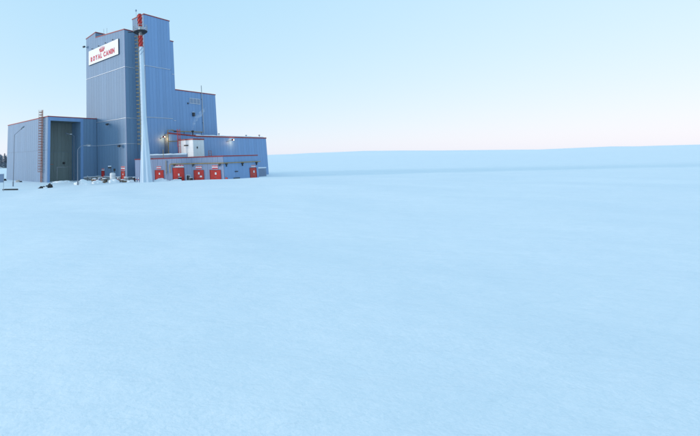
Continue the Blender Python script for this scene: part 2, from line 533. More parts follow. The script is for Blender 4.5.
# ------------------------------------------------------------------ the sign
sg = building('facade_sign', 'large white sign with red lettering and a red crown high on the tower', 'sign', 0, 17, 29.63)
SF = Face(sg, (0, 17), (0, 0))
panel = SF.put(MB().box(1.7, 15.0, -.34, -.22, 29.63, 33.43), 'sign_panel', 'sign_white')
MB().box(1.64, 15.06, -.36, -.2, 29.55, 29.63).build('edge_strip', 'steel_dark', panel)
MB().box(15.0, 15.06, -.36, -.2, 29.63, 33.43).build('edge_strip', 'steel_dark', panel)
for x in (2.6, 6.0, 9.4, 12.8):
    MB().box(x, x + .2, -.22, -.02, 29.9, 33.2).build('stand_off', 'steel_dark', panel)
for x in (3.5, 6.6, 9.7, 12.8):
    lp = SF.put(MB().tube([(x, -.02, 33.6), (x, -.4, 33.75)], .04, 6), 'sign_light', 'steel_dark')
    MB().box(x - .13, x + .13, -.5, -.34, 33.6, 33.82).build('lamp_head', 'steel_dark', lp)

def letter_mesh(ch, bold=0.045):
    cu = bpy.data.curves.new('letter', 'FONT')
    cu.body = ch
    cu.size = 1.0
    cu.extrude = 0.03
    cu.offset = bold
    cu.resolution_u = 4
    o = bpy.data.objects.new('tmp', cu)
    COL.objects.link(o)
    bpy.context.view_layer.update()
    dg = bpy.context.evaluated_depsgraph_get()
    me = bpy.data.meshes.new_from_object(o.evaluated_get(dg))
    bpy.data.objects.remove(o, do_unlink=True)
    return me
def lettering(text, x0, x1, z0, z1, parent, y, m, space=.14, gapw=.42):
    ms = []
    tot = 0
    for ch in text:
        if ch == ' ':
            ms.append(None); tot += gapw; continue
        me = letter_mesh(ch)
        a = [v.co.x for v in me.vertices]; b = [v.co.y for v in me.vertices]
        ms.append((me, min(a), max(a) - min(a), min(b), max(b) - min(b)))
        tot += max(a) - min(a) + space
    tot -= space
    k = (x1 - x0) / tot
    x = x0
    for it in ms:
        if it is None:
            x += gapw * k; continue
        me, xm, wd, ym, ht = it
        s = (z1 - z0) / ht
        for v in me.vertices:
            px_, py_, pz_ = v.co
            v.co = ((px_ - xm) * k, -pz_ * 1.0, (py_ - ym) * s)
        me.materials.clear(); me.materials.append(MAT[m])
        link('letter', me, parent, (x, y, z0))
        x += (wd + space) * k
lettering('ROYAL CANIN', 2.75, 13.45, 30.30, 31.62, panel, -.365, 'sign_red')
# crown: band, five arches with pearls
cx0, cz0 = 17 - 8.95, 31.86
cr = MB()
cr.box(cx0 - .85, cx0 + .85, -.40, -.341, cz0, cz0 + .22)
cr.box(cx0 - .95, cx0 + .95, -.39, -.341, cz0 + .28, cz0 + .38)
for i, (dx, hh) in enumerate(((-1.15, .95), (-.6, 1.15), (0, 1.22), (.6, 1.15), (1.15, .95))):
    bx_ = dx * .72
    cr.add([(cx0 + bx_ - .16, -.39, cz0 + .38), (cx0 + bx_ + .16, -.39, cz0 + .38), (cx0 + dx + .07, -.39, cz0 + hh - .1), (cx0 + dx - .07, -.39, cz0 + hh - .1),
            (cx0 + bx_ - .16, -.341, cz0 + .38), (cx0 + bx_ + .16, -.341, cz0 + .38), (cx0 + dx + .07, -.341, cz0 + hh - .1), (cx0 + dx - .07, -.341, cz0 + hh - .1)],
           [(0, 1, 2, 3), (0, 4, 5, 1), (1, 5, 6, 2), (2, 6, 7, 3), (3, 7, 4, 0)])
    cr.tube([(cx0 + dx, -.341, cz0 + hh), (cx0 + dx, -.40, cz0 + hh)], .13, 10)
for k in range(-1, 2, 2):                       # side arches
    pts = [(cx0 + k * (.35 + .75 * math.sin(t * PI / 6)), -.37, cz0 + .4 + .55 * math.cos(t * PI / 6) * .9) for t in range(0, 4)]
    cr.tube(pts, .06, 5)
cr.build('crown_emblem', 'sign_red', panel)

# ------------------------------------------------------------------ open storage building on the left
sb = building('storage_building', 'lower blue grey block with a tall open bay at the left of the tower', 'building', -13.33, 12.0)
b0 = (13.33, -12.0)
def SP(poly): return [(p[0] + 13.33, p[1] - 12.0) for p in poly]
UL, UR, VB = -12.75, -4.75, 16.2
MB().prism(SP([(-13.33, 12), (UL, 12), (UL, 37.2), (-13.33, 37.2)]), -.5, 15.1).build('wall', 'cladding_back', sb)
MB().prism(SP([(UL, VB), (-.1, VB), (-.1, 37.2), (UL, 37.2)]), -.5, 15.1).build('wall', 'cladding_back', sb)
MB().prism(SP([(UR, 12), (-.1, 12), (-.1, VB), (UR, VB)]), -.5, 15.1).build('wall', 'cladding_back', sb)
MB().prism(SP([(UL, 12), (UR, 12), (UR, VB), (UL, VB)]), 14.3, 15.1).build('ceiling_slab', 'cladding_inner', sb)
SW = Face(sb, (-13.33, 37.2), (-13.33, 12)); panels(SW, 0, 25.2, 0, 7.5, 1.2, 'cladding_grey'); panels(SW, 0, 25.2, 7.54, 15.1, 1.2, 'cladding_grey')
trim(SW, -.1, 15.1, 25.36, 15.1, .2)
SFr = Face(sb, (-13.33, 12), (-.1, 12))
trim(SFr, -.16, 15.1, 13.2, 15.1, .2)
panels(SFr, 9.25, 13.2, 0, 15.1, 1.0, 'cladding_grey')
SFr.put(MB().box(0, .58, -.12, 0, 0, 15.08), 'door_post', 'cladding')
SFr.put(MB().box(8.58, 9.24, -.14, 0, 0, 15.08), 'door_post', 'cladding')
SFr.put(MB().box(.58, 8.58, -.13, 0, 14.25, 15.08), 'lintel', 'cladding')
flash(SFr, 9.3, 13.0, 8.5, .08)
SFr.put(MB().box(9.3, 13.1, -.42, -.10, -.2, 1.0), 'plinth', 'concrete')
SFr.put(MB().box(9.25, 13.1, -.46, -.09, 1.004, 1.15), 'snow_ledge', 'snow_pile_mat')
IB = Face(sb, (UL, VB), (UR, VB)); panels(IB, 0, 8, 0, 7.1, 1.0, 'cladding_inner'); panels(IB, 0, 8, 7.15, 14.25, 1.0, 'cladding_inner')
IR = Face(sb, (UR, VB), (UR, 12)); panels(IR, 0, 4.2, 0, 14.25, 1.05, 'cladding_grey')
IB.put(MB().box(3.9, 7.3, -.16, -.05, .2, 3.5), 'roller_door', 'cladding_inner')
IB.put(MB().box(3.8, 3.9, -.19, -.05, .2, 3.6).box(7.3, 7.4, -.19, -.05, .2, 3.6).box(3.9, 7.3, -.19, -.05, 3.5, 3.6), 'door_frame', 'galvanised')
IB.put(MB().box(5.4, 5.9, -.4, -.05, 4.3, 4.7), 'camera_box', 'dark')

# rust red fire ladder with a cage on the side of the storage building
def cage_ladder(name, label, base_u, base_v, z0, z1, face_dir, m, width=.55, hoop_from=2.4, hoop=.7, depth=.75, step=.3, hoop_r=.03, rail_r=.045, off=.25, group=None):
    """face_dir: angle of the along-wall axis in the building frame (outward = -y)"""
    o = building(name, label, 'ladder', base_u, base_v, z0, group)
    H = z1 - z0
    for sx in (-1, 1):
        MB().box(sx * width / 2 - rail_r, sx * width / 2 + rail_r, -off - rail_r, -off + rail_r, 0, H).build('rail', m, o, rz=face_dir)
    rung = MB().tube([(-width / 2, -off, 0), (width / 2, -off, 0)], .028, 5).mesh('rung', m)
    k = 0
    z = .3
    while z < H - .1:
        link('rung', rung, o, (0, 0, z), face_dir); z += step
    pts = []
    for t in range(0, 9):
        a = PI + PI * t / 8
        pts.append((math.cos(a) * (width / 2 + .1), -off + math.sin(a) * depth, 0))
    hp = MB().tube(pts, hoop_r, 5).mesh('hoop', m)
    z = hoop_from
    while z < H:
        link('hoop', hp, o, (0, 0, z), face_dir); z += hoop
    for t in (1, 4, 7):
        a = PI + PI * t / 8
        x, y = math.cos(a) * (width / 2 + .1), -off + math.sin(a) * depth
        MB().box(x - .025, x + .025, y - .025, y + .025, hoop_from, H).build('cage_strap', m, o, rz=face_dir)
    z = 1.0
    while z < H - 1.5:
        for sx in (-1, 1):
            MB().box(sx * width / 2 - .03, sx * width / 2 + .03, -off, 0.0, z, z + .06).build('bracket', m, o, rz=face_dir)
        z += 4.0
    return o
lad = cage_ladder('fire_ladder', 'rust red caged fire ladder rising past the roof of the storage building', -13.46, 14.3, .3, 16.9, -PI / 2, 'ladder_rust', width=.6, depth=.85, hoop=.62, hoop_r=.05, rail_r=.06)
MB().tube([(0.3, -1.0, 4.0), (0.9, -2.3, 4.0), (1.4, -2.6, 4.0)], .05, 5).build('side_bar', 'ladder_rust', lad)

# ------------------------------------------------------------------ production hall on the right
ha = building('production_hall', 'long low blue hall with a red roof edge behind the red doors', 'building', 8.3, -4.6)
UH = 38.9
pl = [(8.3, -4.6), (12.2, -10), (UH, -10), (UH, 6), (27.5, 6), (27.5, -3.6), (8.3, -3.6)]
MB().prism([(p[0] - 8.3, p[1] + 4.6) for p in pl], -.5, [10.6, 9.6, 9.6, 9.6, 9.6, 9.6, 10.6]).build('wall', 'cladding_back', ha)
HA = Face(ha, (8.3, -4.6), (12.2, -10)); HL = HA.L
panels(HA, 0, HL, 5, lambda x: 10.6 - x / HL, 1.1); trim(HA, -.05, 10.6, HL + .1, 9.6, .3)
HB = Face(ha, (12.2, -10), (UH, -10))
panels(HB, 0, UH - 12.2, 0, 9.6, 1.1); trim(HB, -.1, 9.6, UH - 12.1, 9.6, .3)
HE = Face(ha, (UH, -10), (UH, 6)); panels(HE, 0, 16, 0, 9.6, 1.1); trim(HE, -.1, 9.6, 16, 9.6, .3)
sn = MB()
n = 40
for i in range(n):
    a, b = .2 + (UH - 12.6) * i / n, .2 + (UH - 12.6) * (i + 1) / n
    ha_, hb_ = 10.12 + .16 * noise.noise(Vector((i * .37, 0, 0))), 10.12 + .16 * noise.noise(Vector(((i + 1) * .37, 0, 0)))
    sn.add([(a, .3, 9.62), (b, .3, 9.62), (b, .6, hb_), (a, .6, ha_), (b, 3.0, hb_ + .1), (a, 3.0, ha_ + .1), (b, 3.2, 9.62), (a, 3.2, 9.62)], [(0, 1, 2, 3), (3, 2, 4, 5), (5, 4, 6, 7)])
HB.put(sn, 'snow_cap', 'snow_pile_mat', True)
for (u, v, h) in ((22.0, -8.2, .95), (33.2, -8.0, .8), (38.3, -8.5, .9)):
    o = building('roof_vent', {22.0: 'small capped vent on the snowy hall roof beside the tower', 33.2: 'small capped vent midway along the snowy hall roof', 38.3: 'small red capped vent at the right end of the hall roof'}[u], 'vent', u, v, 9.6, 'vents on the hall roof')
    MB().tube([(0, 0, 0), (0, 0, h)], .12, 8).build('pipe', 'galvanised', o)
    MB().tube([(0, 0, h), (0, 0, h + .1), (0, 0, h + .22)], [.28, .26, .05], 10).build('cap', 'trim_red' if u > 38 else 'blue_grey', o)

# white stair house on the annex roof
st = building('stair_house', 'small white roof house with a red roof edge above the annex', 'roof house', 9.27, -11.5, 5.1)
SPo = [(9.27, -11.5), (12.62, -11.5), (12.62, -10.12), (12.2, -10.12), (9.27, -7.1)]
MB().prism([(p[0] - 9.27, p[1] + 11.5) for p in SPo], 0.02, 3.75).build('wall', 'panel_white', st)
S1 = Face(st, (9.27, -7.2), (9.27, -11.5)); S2 = Face(st, (9.27, -11.5), (12.62, -11.5))
panels(S1, 0.0, 4.3, 5.15, 8.85, 1.43, 'panel_white'); panels(S2, 0, 3.35, 5.15, 8.85, 1.1, 'panel_white')
trim(S1, -.1, 8.85, 4.45, 8.85, .28); trim(S2, -.16, 8.85, 3.45, 8.85, .28)
S1.put(MB().box(1.6, 2.9, -.14, -.05, 7.6, 7.85), 'name_plate', 'dark')
S2.put(MB().box(.95, 1.2, -.2, -.05, 7.0, 7.4), 'vent_box', 'steel_dark')
vp = building('vent_stack', 'short dark steaming vent pipe behind the white roof house', 'vent', 11.74, -9.2, 9.6)
MB().tube([(0, 0, 0), (0, 0, 1.1)], .14, 10).build('pipe', 'steel_dark', vp)
MB().tube([(0, 0, 1.1), (0, 0, 1.2), (0, 0, 1.45), (0, 0, 1.5)], [.2, .3, .3, .1], 10).build('cap', 'dark', vp)

# yellow process pipes in front of the angled hall wall
yp = building('yellow_pipe_frame', 'ochre yellow pipe frame in front of the hall beside the red ladder', 'pipe', 8.0, -5.0, 5.1)
R_ = .11
A0 = (0, 0); dx, dy = (12.2 - 8.3) / HL, (-10 + 4.6) / HL
MB().tube([(0, -.1, .1), (0, -.1, 6.3), (1.6, -.1, 6.3), (1.9, -.1, 6.05), (11.6, -.1, 6.1)], R_, 8).build('pipe', 'pipe_yellow', yp)
MB().tube([(0, -.1, 3.7), (dx * 4.2, dy * 4.2, 3.7)], .09, 8).build('pipe', 'pipe_yellow', yp)
MB().tube([(1.9, -.1, 6.05), (2.9, -.1, 6.05)], .17, 8).build('flange', 'steel_dark', yp)
for a in (4.2,):
    MB().tube([(dx * a, dy * a, .1), (dx * a, dy * a, 3.7)], .09, 8).build('leg', 'pipe_yellow', yp)
for a in (5.2, 8.2, 11.2):
    MB().tube([(a, -.1, 4.5), (a, -.1, 6.05)], .06, 6).build('leg', 'steel_dark', yp)

cage_ladder('roof_ladder', 'thin red caged ladder beside the white roof house', 8.0, -8.6, 5.1, 11.3, -PI / 2 + .35, 'door_red', width=.5, hoop=.8, step=.35, depth=.6, off=.05)
o = building('roof_hatch_ladder', 'short red ladder hoop standing on the annex roof edge', 'ladder', 11.6, -14.0, 5.1)
for x in (-.4, .4): MB().tube([(x, 0, 0), (x, 0, 1.35)], .05, 6).build('rail', 'ladder_rust', o)
for z in (.35, .8, 1.3): MB().tube([(-.4, 0, z), (.4, 0, z)], .04, 6).build('rung', 'ladder_rust', o)

# ------------------------------------------------------------------ annex with the red doors
an = building('door_annex', 'low flat roofed annex with red double doors below the tower', 'building', -.37, -3.43)
AP = [(-.37, -3.43), (7.3, -20.9), (18.3, -20.9), (18.3, -10.12), (12.12, -10.12), (8.2, -4.72), (3.24, -3.52)]
AZ = [4.85, 5.12, 5.15, 5.1, 5.0, 4.9, 4.85]
MB().prism([(p[0] + .37, p[1] + 3.43) for p in AP], -.5, AZ).build('wall', 'cladding_back', an)
FA = Face(an, AP[0], AP[1]); LA = FA.L
FB = Face(an, AP[1], AP[2]); LB = FB.L
panels(FA, 0, LA, 0, lambda x: 4.85 + .27 * x / LA, 1.06, 'annex_lit_post_grey')
panels(FB, 0, LB, 0, lambda x: 5.12 + .03 * x / LB, 1.1)
trim(FA, -.1, 4.85, LA + .06, 5.12, .2); trim(FB, -.1, 5.12, LB + .1, 5.15, .2)
FC = Face(an, AP[2], AP[3]); panels(FC, 0, FC.L, 0, 5.1, 1.08); trim(FC, -.1, 5.15, FC.L, 5.1, .2)
FD = Face(an, AP[6], AP[0]); panels(FD, 0, FD.L, 0, 4.85, 1.2, 'annex_lit_post_grey'); trim(FD, 0, 4.85, FD.L, 4.85, .2)
door(FA, 4.68, 6.54, .25, 2.62, 2, window=(5.65, 1.95, .28, .4)); door_sign(FA, 5.03, 6.08, 2.83, 3.5)
door(FA, 8.66, 11.02, .25, 3.05, 2, window=(9.9, 1.75, .3, .42)); door_sign(FA, 8.8, 11.0, 3.22, 3.68, 1)
door(FA, 13.1, 15.05, .25, 2.58, 2, window=(14.1, 2.0, .3, .42), paper=(14.5, 1.4, .4, .3)); door_sign(FA, 13.5, 14.75, 2.78, 3.42)
door(FA, 16.35, 18.4, .25, 2.58, 2, window=(17.45, 1.95, .3, .42)); door_sign(FA, 16.8, 17.95, 2.78, 3.52)
door(FB, 8.0, 10.15, .25, 2.7, 2, window=(9.3, 1.95, .4, .45)); door_sign(FB, 8.5, 9.95, 2.88, 3.25, 1)
wi = FA.put(MB().box(11.45, 12.32, -.14, -.05, .6, 1.72), 'window', 'flashing')
MB().box(11.55, 12.0, -.155, -.135, .68, 1.62).build('pane', 'dark', wi)
MB().box(12.05, 12.24, -.155, -.135, .68, 1.62).build('pane', 'dark', wi)
FB.put(MB().box(3.1, 4.05, -.2, -.05, 2.12, 2.28), 'wall_vent', 'dark')
FB.put(MB().box(2.6, 4.4, -.25, -.05, .72, 1.0), 'wall_vent', 'dark')
FB.put(MB().box(.12, .5, -.35, -.05, .6, 1.2), 'hydrant_box', 'door_red')
# ochre pipe along the annex
op = building('ochre_wall_pipe', 'long ochre pipe on brackets running along the annex above the red doors', 'pipe', -.37, -3.43, 0)
OA, OB = Face(op, AP[0], AP[1]), Face(op, AP[1], AP[2])
OA.put(MB().tube([(8.1, -.3, 2.1), (8.1, -.3, 3.72), (8.25, -.3, 3.87), (LA + .15, -.3, 3.9)], .085, 8), 'pipe', 'pipe_yellow')
OB.put(MB().tube([(-.18, -.3, 3.9), (LB + .5, -.3, 3.95)], .085, 8), 'pipe', 'pipe_yellow')
for x in (8.9, 12.9, 18.2): OA.put(MB().box(x - .05, x + .35, -.36, -.04, 3.55, 3.78).box(x - .02, x + .06, -.3, -.04, 3.3, 3.6), 'bracket', 'steel_dark')
for x in (.6, 5.6, 10.35): OB.put(MB().box(x - .2, x + .2, -.36, -.04, 3.58, 3.84).box(x - .04, x + .04, -.3, -.04, 3.2, 3.6), 'bracket', 'steel_dark')
dp = building('drain_pipe', 'thin pale drain pipe between two red doors of the annex', 'pipe', -.37, -3.43, 0)
DA = Face(dp, AP[0], AP[1])
DA.put(MB().tube([(7.25, -.2, 4.6), (7.25, -.2, 2.0), (7.2, -.3, 1.6)], .06, 6), 'pipe', 'pipe_yellow')
for z in (4.3, 2.4): DA.put(MB().box(7.12, 7.38, -.28, -.04, z, z + .12), 'clamp', 'galvanised')
# long snowy duct on the annex roof
du = building('roof_duct', 'long snow covered duct lying on the annex roof before the tower', 'duct', 2.5, -5.0, 4.9)
ang = math.atan2(-7.6, 4.0)
MB().box(0, 8.3, -.35, .35, .25, .85).build('duct', 'blue_grey', du, rz=ang)
mb = MB()
for i in range(14):
    a, b = 8.3 * i / 14, 8.3 * (i + 1) / 14
    p, q = 1.12 + .12 * noise.noise(Vector((i * .6, 2, 0))), 1.12 + .12 * noise.noise(Vector(((i + 1) * .6, 2, 0)))
    mb.add([(a, -.38, .855), (b, -.38, .855), (b, 0, q), (a, 0, p), (b, .38, .855), (a, .38, .855)], [(0, 1, 2, 3), (3, 2, 4, 5)])
mb.build('snow_cap', 'snow_pile_mat', du, rz=ang, smooth=True)
for a in (.4, 4.0, 7.7): MB().box(a, a + .15, -.3, .3, 0.0, .25).build('support', 'steel_dark', du, rz=ang)
o = building('roof_post', 'short thin post on the annex roof below the left wall lamp', 'post', 3.2, -8.5, 4.9)
MB().tube([(0, 0, 0), (0, 0, 2.0)], .06, 6).build('post', 'pipe_yellow', o); MB().box(-.12, .12, -.12, .12, 0, .08).build('foot', 'steel_dark', o)

# ------------------------------------------------------------------ wall lamps that are lit
def wall_lamp(name, label, u, v, z, watts, arm):
    o = building(name, label, 'wall lamp', u, v, z, 'lit wall lamps')
    MB().tube([(-arm, 0, -.35), (-arm * .3, -.5, -.1), (0, -.8, 0)], .05, 6).build('arm', 'steel_dark', o)
    MB().box(-.35, .0, -1.05, -.7, -.12, .2).build('housing', 'trim_red', o)
    MB().tube([(.02, -.87, -.10), (.02, -.87, -.05), (.02, -.87, .12), (.02, -.87, .17)], [.08, .2, .2, .08], 10).build('lamp_glass', 'lamp_warm', o)
    ld = bpy.data.lights.new('lamp_light', 'POINT')
    ld.energy = watts; ld.color = (1.0, .62, .25); ld.shadow_soft_size = .25
    lo = bpy.data.objects.new('lamp_light', ld); COL.objects.link(lo); lo.parent = o; lo.location = (.1, -1.05, -.5)
wall_lamp('wall_lamp', 'lit wall lamp with a warm glow on the tower wall beside the chimney', 7.5, -3.5, 9.85, 38, .5)
wall_lamp('wall_lamp', 'lit wall lamp below the red roof edge of the long hall', 23.7, -10.1, 9.0, 38, 1.4)
# unlit floodlights on the tower
def flood(label, u, v, z, dx=-1):
    o = building('floodlight', label, 'floodlight', u, v, z, 'dark floodlights on the tower')
    MB().tube([(0, 0, 0), (-.6, 0, .15)], .05, 6).build('arm', 'steel_dark', o)
    MB().add([(-.55, -.3, .3), (-.55, .3, .3), (-1.1, .3, .15), (-1.1, -.3, .15), (-.55, -.25, -.15), (-.55, .25, -.15), (-.95, .25, -.3), (-.95, -.25, -.3)],
             [(0, 1, 2, 3), (4, 7, 6, 5), (0, 4, 5, 1), (2, 6, 7, 3), (0, 3, 7, 4), (1, 5, 6, 2)]).build('housing', 'steel_dark', o)
    MB().add([(-1.04, .26, .11), (-1.04, -.26, .11), (-.98, -.22, -.26), (-.98, .22, -.26)], [(0, 1, 2, 3)]).build('lens', 'glass', o)
flood('dark floodlight just below the seam at the middle of the tower face', -.08, 6.3, 13.3)
flood('dark floodlight low on the tower face near its front corner', -.08, 1.7, 8.0)
flood('small lamp arm at the left rear edge of the tower by the sign', -.1, 16.8, 35.0)

# ------------------------------------------------------------------ chimney
ch = thing('chimney', 'slender white chimney with red bands, flared foot and a walkway near the top', 'chimney', (2.35, 77.0, 0))
def cxo(z): return .20 - .42 * z / 35.0
prof = [(-.3, 1.42), (.7, 1.32), (3, 1.15), (6.7, .92), (9.5, .73), (12.8, .58), (20, .52), (26.3, .46), (28.1, .43)]
N = 48
vs, fs = [], []
dense = []
for (a, b), (c, d_) in zip(prof, prof[1:]):
    for k in range(4): dense.append((a + (c - a) * k / 4, b + (d_ - b) * k / 4))
dense.append(prof[-1])
for (z, r) in dense:
    fold = .27 * (1 - sm(z / 14.0))
    for k in range(N):
        t = 2 * PI * k / N
        saw = abs(((t * 8 / (2 * PI) + .2) % 1.0) * 2 - 1)          # eight flat folds
        rr = r * (1 - fold * saw)
        vs.append((cxo(z) + rr * math.cos(t), rr * math.sin(t), z))
for i in range(len(dense) - 1):
    for k in range(N):
        fs.append((i * N + k, i * N + (k + 1) % N, (i + 1) * N + (k + 1) % N, (i + 1) * N + k))
MB().add(vs, fs).build('shaft', 'shaft_white', ch)
def cyl(z0, z1, r, n=24): return MB().tube([(cxo(z0), 0, z0), (cxo(z1), 0, z1)], r, n)
def strakes(z0, z1, r, turns, h=.11, starts=3):
    mb = MB()
    n = int(18 * turns)
    for s_ in range(starts):
        p = []
        for i in range(n + 1):
            t = 2 * PI * (turns * i / n + s_ / starts); z = z0 + (z1 - z0) * i / n
            for rr, dz in ((r - .02, -.03), (r + h, -.03), (r + h, .03), (r - .02, .03)):
                p.append((cxo(z) + rr * math.cos(t), rr * math.sin(t), z + dz))
        f = []
        for i in range(n):
            for q in range(4):
                f.append((4 * i + q, 4 * i + (q + 1) % 4, 4 * i + 4 + (q + 1) % 4, 4 * i + 4 + q))
        mb.add(p, f)
    return mb
bd = cyl(28.1, 30.55, .44).build('red_band', 'shaft_red', ch, smooth=False); strakes(28.15, 30.5, .44, .9).build('strake', 'strake_red', bd)
wb = cyl(26.3, 28.09, .445).build('white_band', 'shaft_white', ch); strakes(26.4, 28.0, .445, .6).build('strake', 'strake_blue', wb)
cyl(30.55, 32.6, .34).build('neck', 'galvanised', ch)
bd = cyl(32.6, 35.2, .44).build('red_band', 'shaft_red', ch); strakes(32.7, 35.1, .44, .9).build('strake', 'strake_red', bd)
MB().tube([(cxo(35.2), 0, 35.2), (cxo(35.2), 0, 35.35)], .36, 20).build('rim', 'dark', ch)
pf = MB()
zp = 31.35
ro, ri, n = 1.5, .36, 20
pv, pfz = [], []
for k in range(n):
    t = 2 * PI * k / n
    for (r, z) in ((ri, zp), (ro, zp), (ro, zp + .12), (ri, zp + .12)): pv.append((cxo(zp) + r * math.cos(t), r * math.sin(t), z))
for k in range(n):
    for q in range(4):
        a = 4 * k; b = 4 * ((k + 1) % n)
        pfz.append((a + q, b + q, b + (q + 1) % 4, a + (q + 1) % 4))
deck = MB().add(pv, pfz).build('platform', 'steel_dark', ch)
for k in range(10):
    t = 2 * PI * k / 10
    x, y = cxo(zp) + 1.45 * math.cos(t), 1.45 * math.sin(t)
    MB().tube([(x, y, zp + .1), (x, y, zp + 1.25)], .05, 5).build('post', 'galvanised', deck)
    MB().tube([(x, y, zp), (cxo(zp) + .36 * math.cos(t), .36 * math.sin(t), zp - .65)], .05, 5).build('brace', 'steel_dark', deck)
for h in (.65, 1.25):
    pts = [(cxo(zp) + 1.45 * math.cos(2 * PI * k / 20), 1.45 * math.sin(2 * PI * k / 20), zp + h) for k in range(21)]
    MB().tube(pts, .05, 5, False).build('handrail', 'galvanised', deck)
MB().tube([(cxo(zp) - 2.6, 0, zp + .05), (cxo(zp) - 1.4, 0, zp + .05)], .12, 6).build('tie_bar', 'steel_dark', deck)
# yellow caged ladder up the left side of the chimney
lx = lambda z: cxo(z) - (.42 if z > 26 else .46 + (26 - z) / 26 * .25 + .30 * (1 - sm(z / 9.0)))
lt = MB(); zs = [6.5 + 24 * i / 12 for i in range(13)]
ldp = MB().tube([(lx(z) - .15, -.25, z) for z in zs], .035, 5).build('ladder_rail', 'ladder_yellow', ch)
MB().tube([(lx(z) - .15, .25, z) for z in zs], .035, 5).build('ladder_rail', 'ladder_yellow', ch)
rg = MB().tube([(0, -.25, 0), (0, .25, 0)], .025, 5).mesh('rung', 'ladder_yellow')
hoopm = MB().tube([(-.68 * math.sin(PI * t / 8), -.36 * math.cos(PI * t / 8), 0) for t in range(9)], .04, 5).mesh('hoop', 'ladder_yellow')
z = 6.7
while z < 30.4:
    link('rung', rg, ldp, (lx(z) - .15, 0, z)); z += .35
z = 8.0
while z < 30.6:
    link('hoop', hoopm, ldp, (lx(z) - .15, 0, z)); z += .8
for q in (3, 5): MB().tube([(lx(z) - .15 - .68 * math.sin(PI * q / 8), -.36 * math.cos(PI * q / 8), z) for z in zs], .03, 5).build('cage_strap', 'steel_dark', ldp)
for z in (8, 12, 16, 20, 24, 28): MB().tube([(lx(z) - .15, 0, z), (cxo(z), 0, z)], .04, 5).build('stay', 'steel_dark', ldp)

# ------------------------------------------------------------------ street lamps
def street_lamp(label, x, y, H, tip, heads):
    z0 = gz(x, y)
    o = thing('street_lamp', label, 'street lamp', (x, y, z0 - .05), 0, 'street lamps in front of the storage building')
    H -= z0 - .05
    tx, tz = tip[0], tip[1] - z0 + .05
    MB().tube([(0, 0, 0), (0, 0, .9), (0, 0, .95), (0, 0, H)], [.13, .13, .09, .06], 8).build('pole', 'lamp_metal', o)
    pts = [(0, 0, H - .02)]
    for i in range(1, 9):
        t = i / 8
        pts.append((tx * (heads[0] * t * t + (1 - heads[0]) * t), 0, H + (tz - H) * (1 - (1 - t) ** heads[1])))
    MB().tube(pts, .05, 6).build('arm', 'lamp_metal', o)
    dx_, dz_ = pts[-1][0] - pts[-2][0], pts[-1][2] - pts[-2][2]
    q = math.hypot(dx_, dz_); dx_, dz_ = dx_ / q, dz_ / q
    hd = MB().tube([(tx - .1 * dx_, 0, tz - .1 * dz_), (tx + .1 * dx_, 0, tz + .1 * dz_), (tx + .6 * dx_, 0, tz + .6 * dz_), (tx + .95 * dx_, 0, tz + .95 * dz_)], [.07, .14, .17, .08], 8).build('lamp_head', 'lamp_metal', o)
    MB().box(tx + .2, tx + .75, -.1, .1, tz + .45 * dz_ - .22, tz + .45 * dz_ - .1).build('lens', 'lamp_lens', hd)
street_lamp('tall grey street lamp in front of the left wall of the storage building', -23.75, 77.0, 10.4, (1.25, 11.5), (0.0, 1.0))
street_lamp('bent grey street lamp in front of the storage bay beside the tower', -10.95, 76.6, 7.1, (1.75, 8.0), (0.45, 2.2))

bw = W(-5.8, 13.4)
street_lamp('thin grey lamp post standing inside the open storage bay', bw.x, bw.y, 11.0, (-1.2, 11.4), (0.0, 1.0))

# ------------------------------------------------------------------ yard things
def lump(name, label, cat, x, y, rx, ry, h, m, seed, rough=.35, parent_extra=None, group=None, cut=.15):
    bm = bmesh.new()
    bmesh.ops.create_icosphere(bm, subdivisions=4, radius=1)
    for v in bm.verts:
        d = v.co.normalized()
        k = 1 + rough * noise.fractal(d * 1.9 + Vector((seed, seed * .7, 0)), 1.0, 2.0, 4)
        v.co = Vector((d.x * rx * k, d.y * ry * k, max(-.12, d.z) * h * k))
    me = bpy.data.meshes.new(name); bm.to_mesh(me); bm.free()
    me.materials.append(MAT[m])
    me.polygons.foreach_set('use_smooth', [True] * len(me.polygons))
    o = link(name, me, None, (x, y, gz(x, y) - .03))
    return tag(o, label, cat, group)
lump('snow_pile', 'broad lumpy snow pile round the foot of the bent street lamp', 'snow pile', -9.9, 77.3, 1.7, 1.0, .95, 'snow_pile_mat', 1.3)
lump('snow_pile', 'low snow pile to the right of the bent street lamp', 'snow pile', -7.5, 79.4, 1.3, .8, .6, 'snow_pile_mat', 4.3)
lump('snow_pile', 'small snow heap in front of the white tank', 'snow pile', -4.1, 80.6, 1.1, .7, .75, 'snow_pile_mat', 7.7)
lump('snow_pile', 'long low snow heap at the mouth of the open bay', 'snow pile', -15.6, 86.5, 2.2, .9, .45, 'snow_pile_mat', 9.1)
lump('snow_pile', 'snow heap below the leftmost red door of the annex', 'snow pile', 5.6, 78.0, 1.6, .7, .75, 'snow_pile_mat', 12.5)
lump('snow_pile', 'low snow heap below the widest red door of the annex', 'snow pile', 8.4, 77.0, 1.3, .6, .7, 'snow_pile_mat', 15.5)
lump('rock', 'leftmost flat dark rock lying in the snow before the ladder', 'rock', -16.15, 69.4, .55, .4, .38, 'rock', 2.2, .6, group='dark rocks in the snow')
lump('rock', 'middle snow dusted dark rock before the ladder', 'rock', -15.45, 69.6, .45, .4, .42, 'rock', 3.2, .6, group='dark rocks in the snow')
lump('rock', 'rightmost and tallest dark rock before the ladder', 'rock', -14.85, 69.3, .42, .4, .62, 'rock', 5.2, .6, group='dark rocks in the snow')
lump('snow_pile', 'small clump of snow lying on the dark rocks', 'snow pile', -15.5, 69.15, .5, .3, .28, 'snow_pile_mat', 2.9)
lump('sand_heap', 'small pale sand heap at the foot of the left wall', 'heap', -27.6, 93.0, .55, .4, .55, 'sand', 6.6)
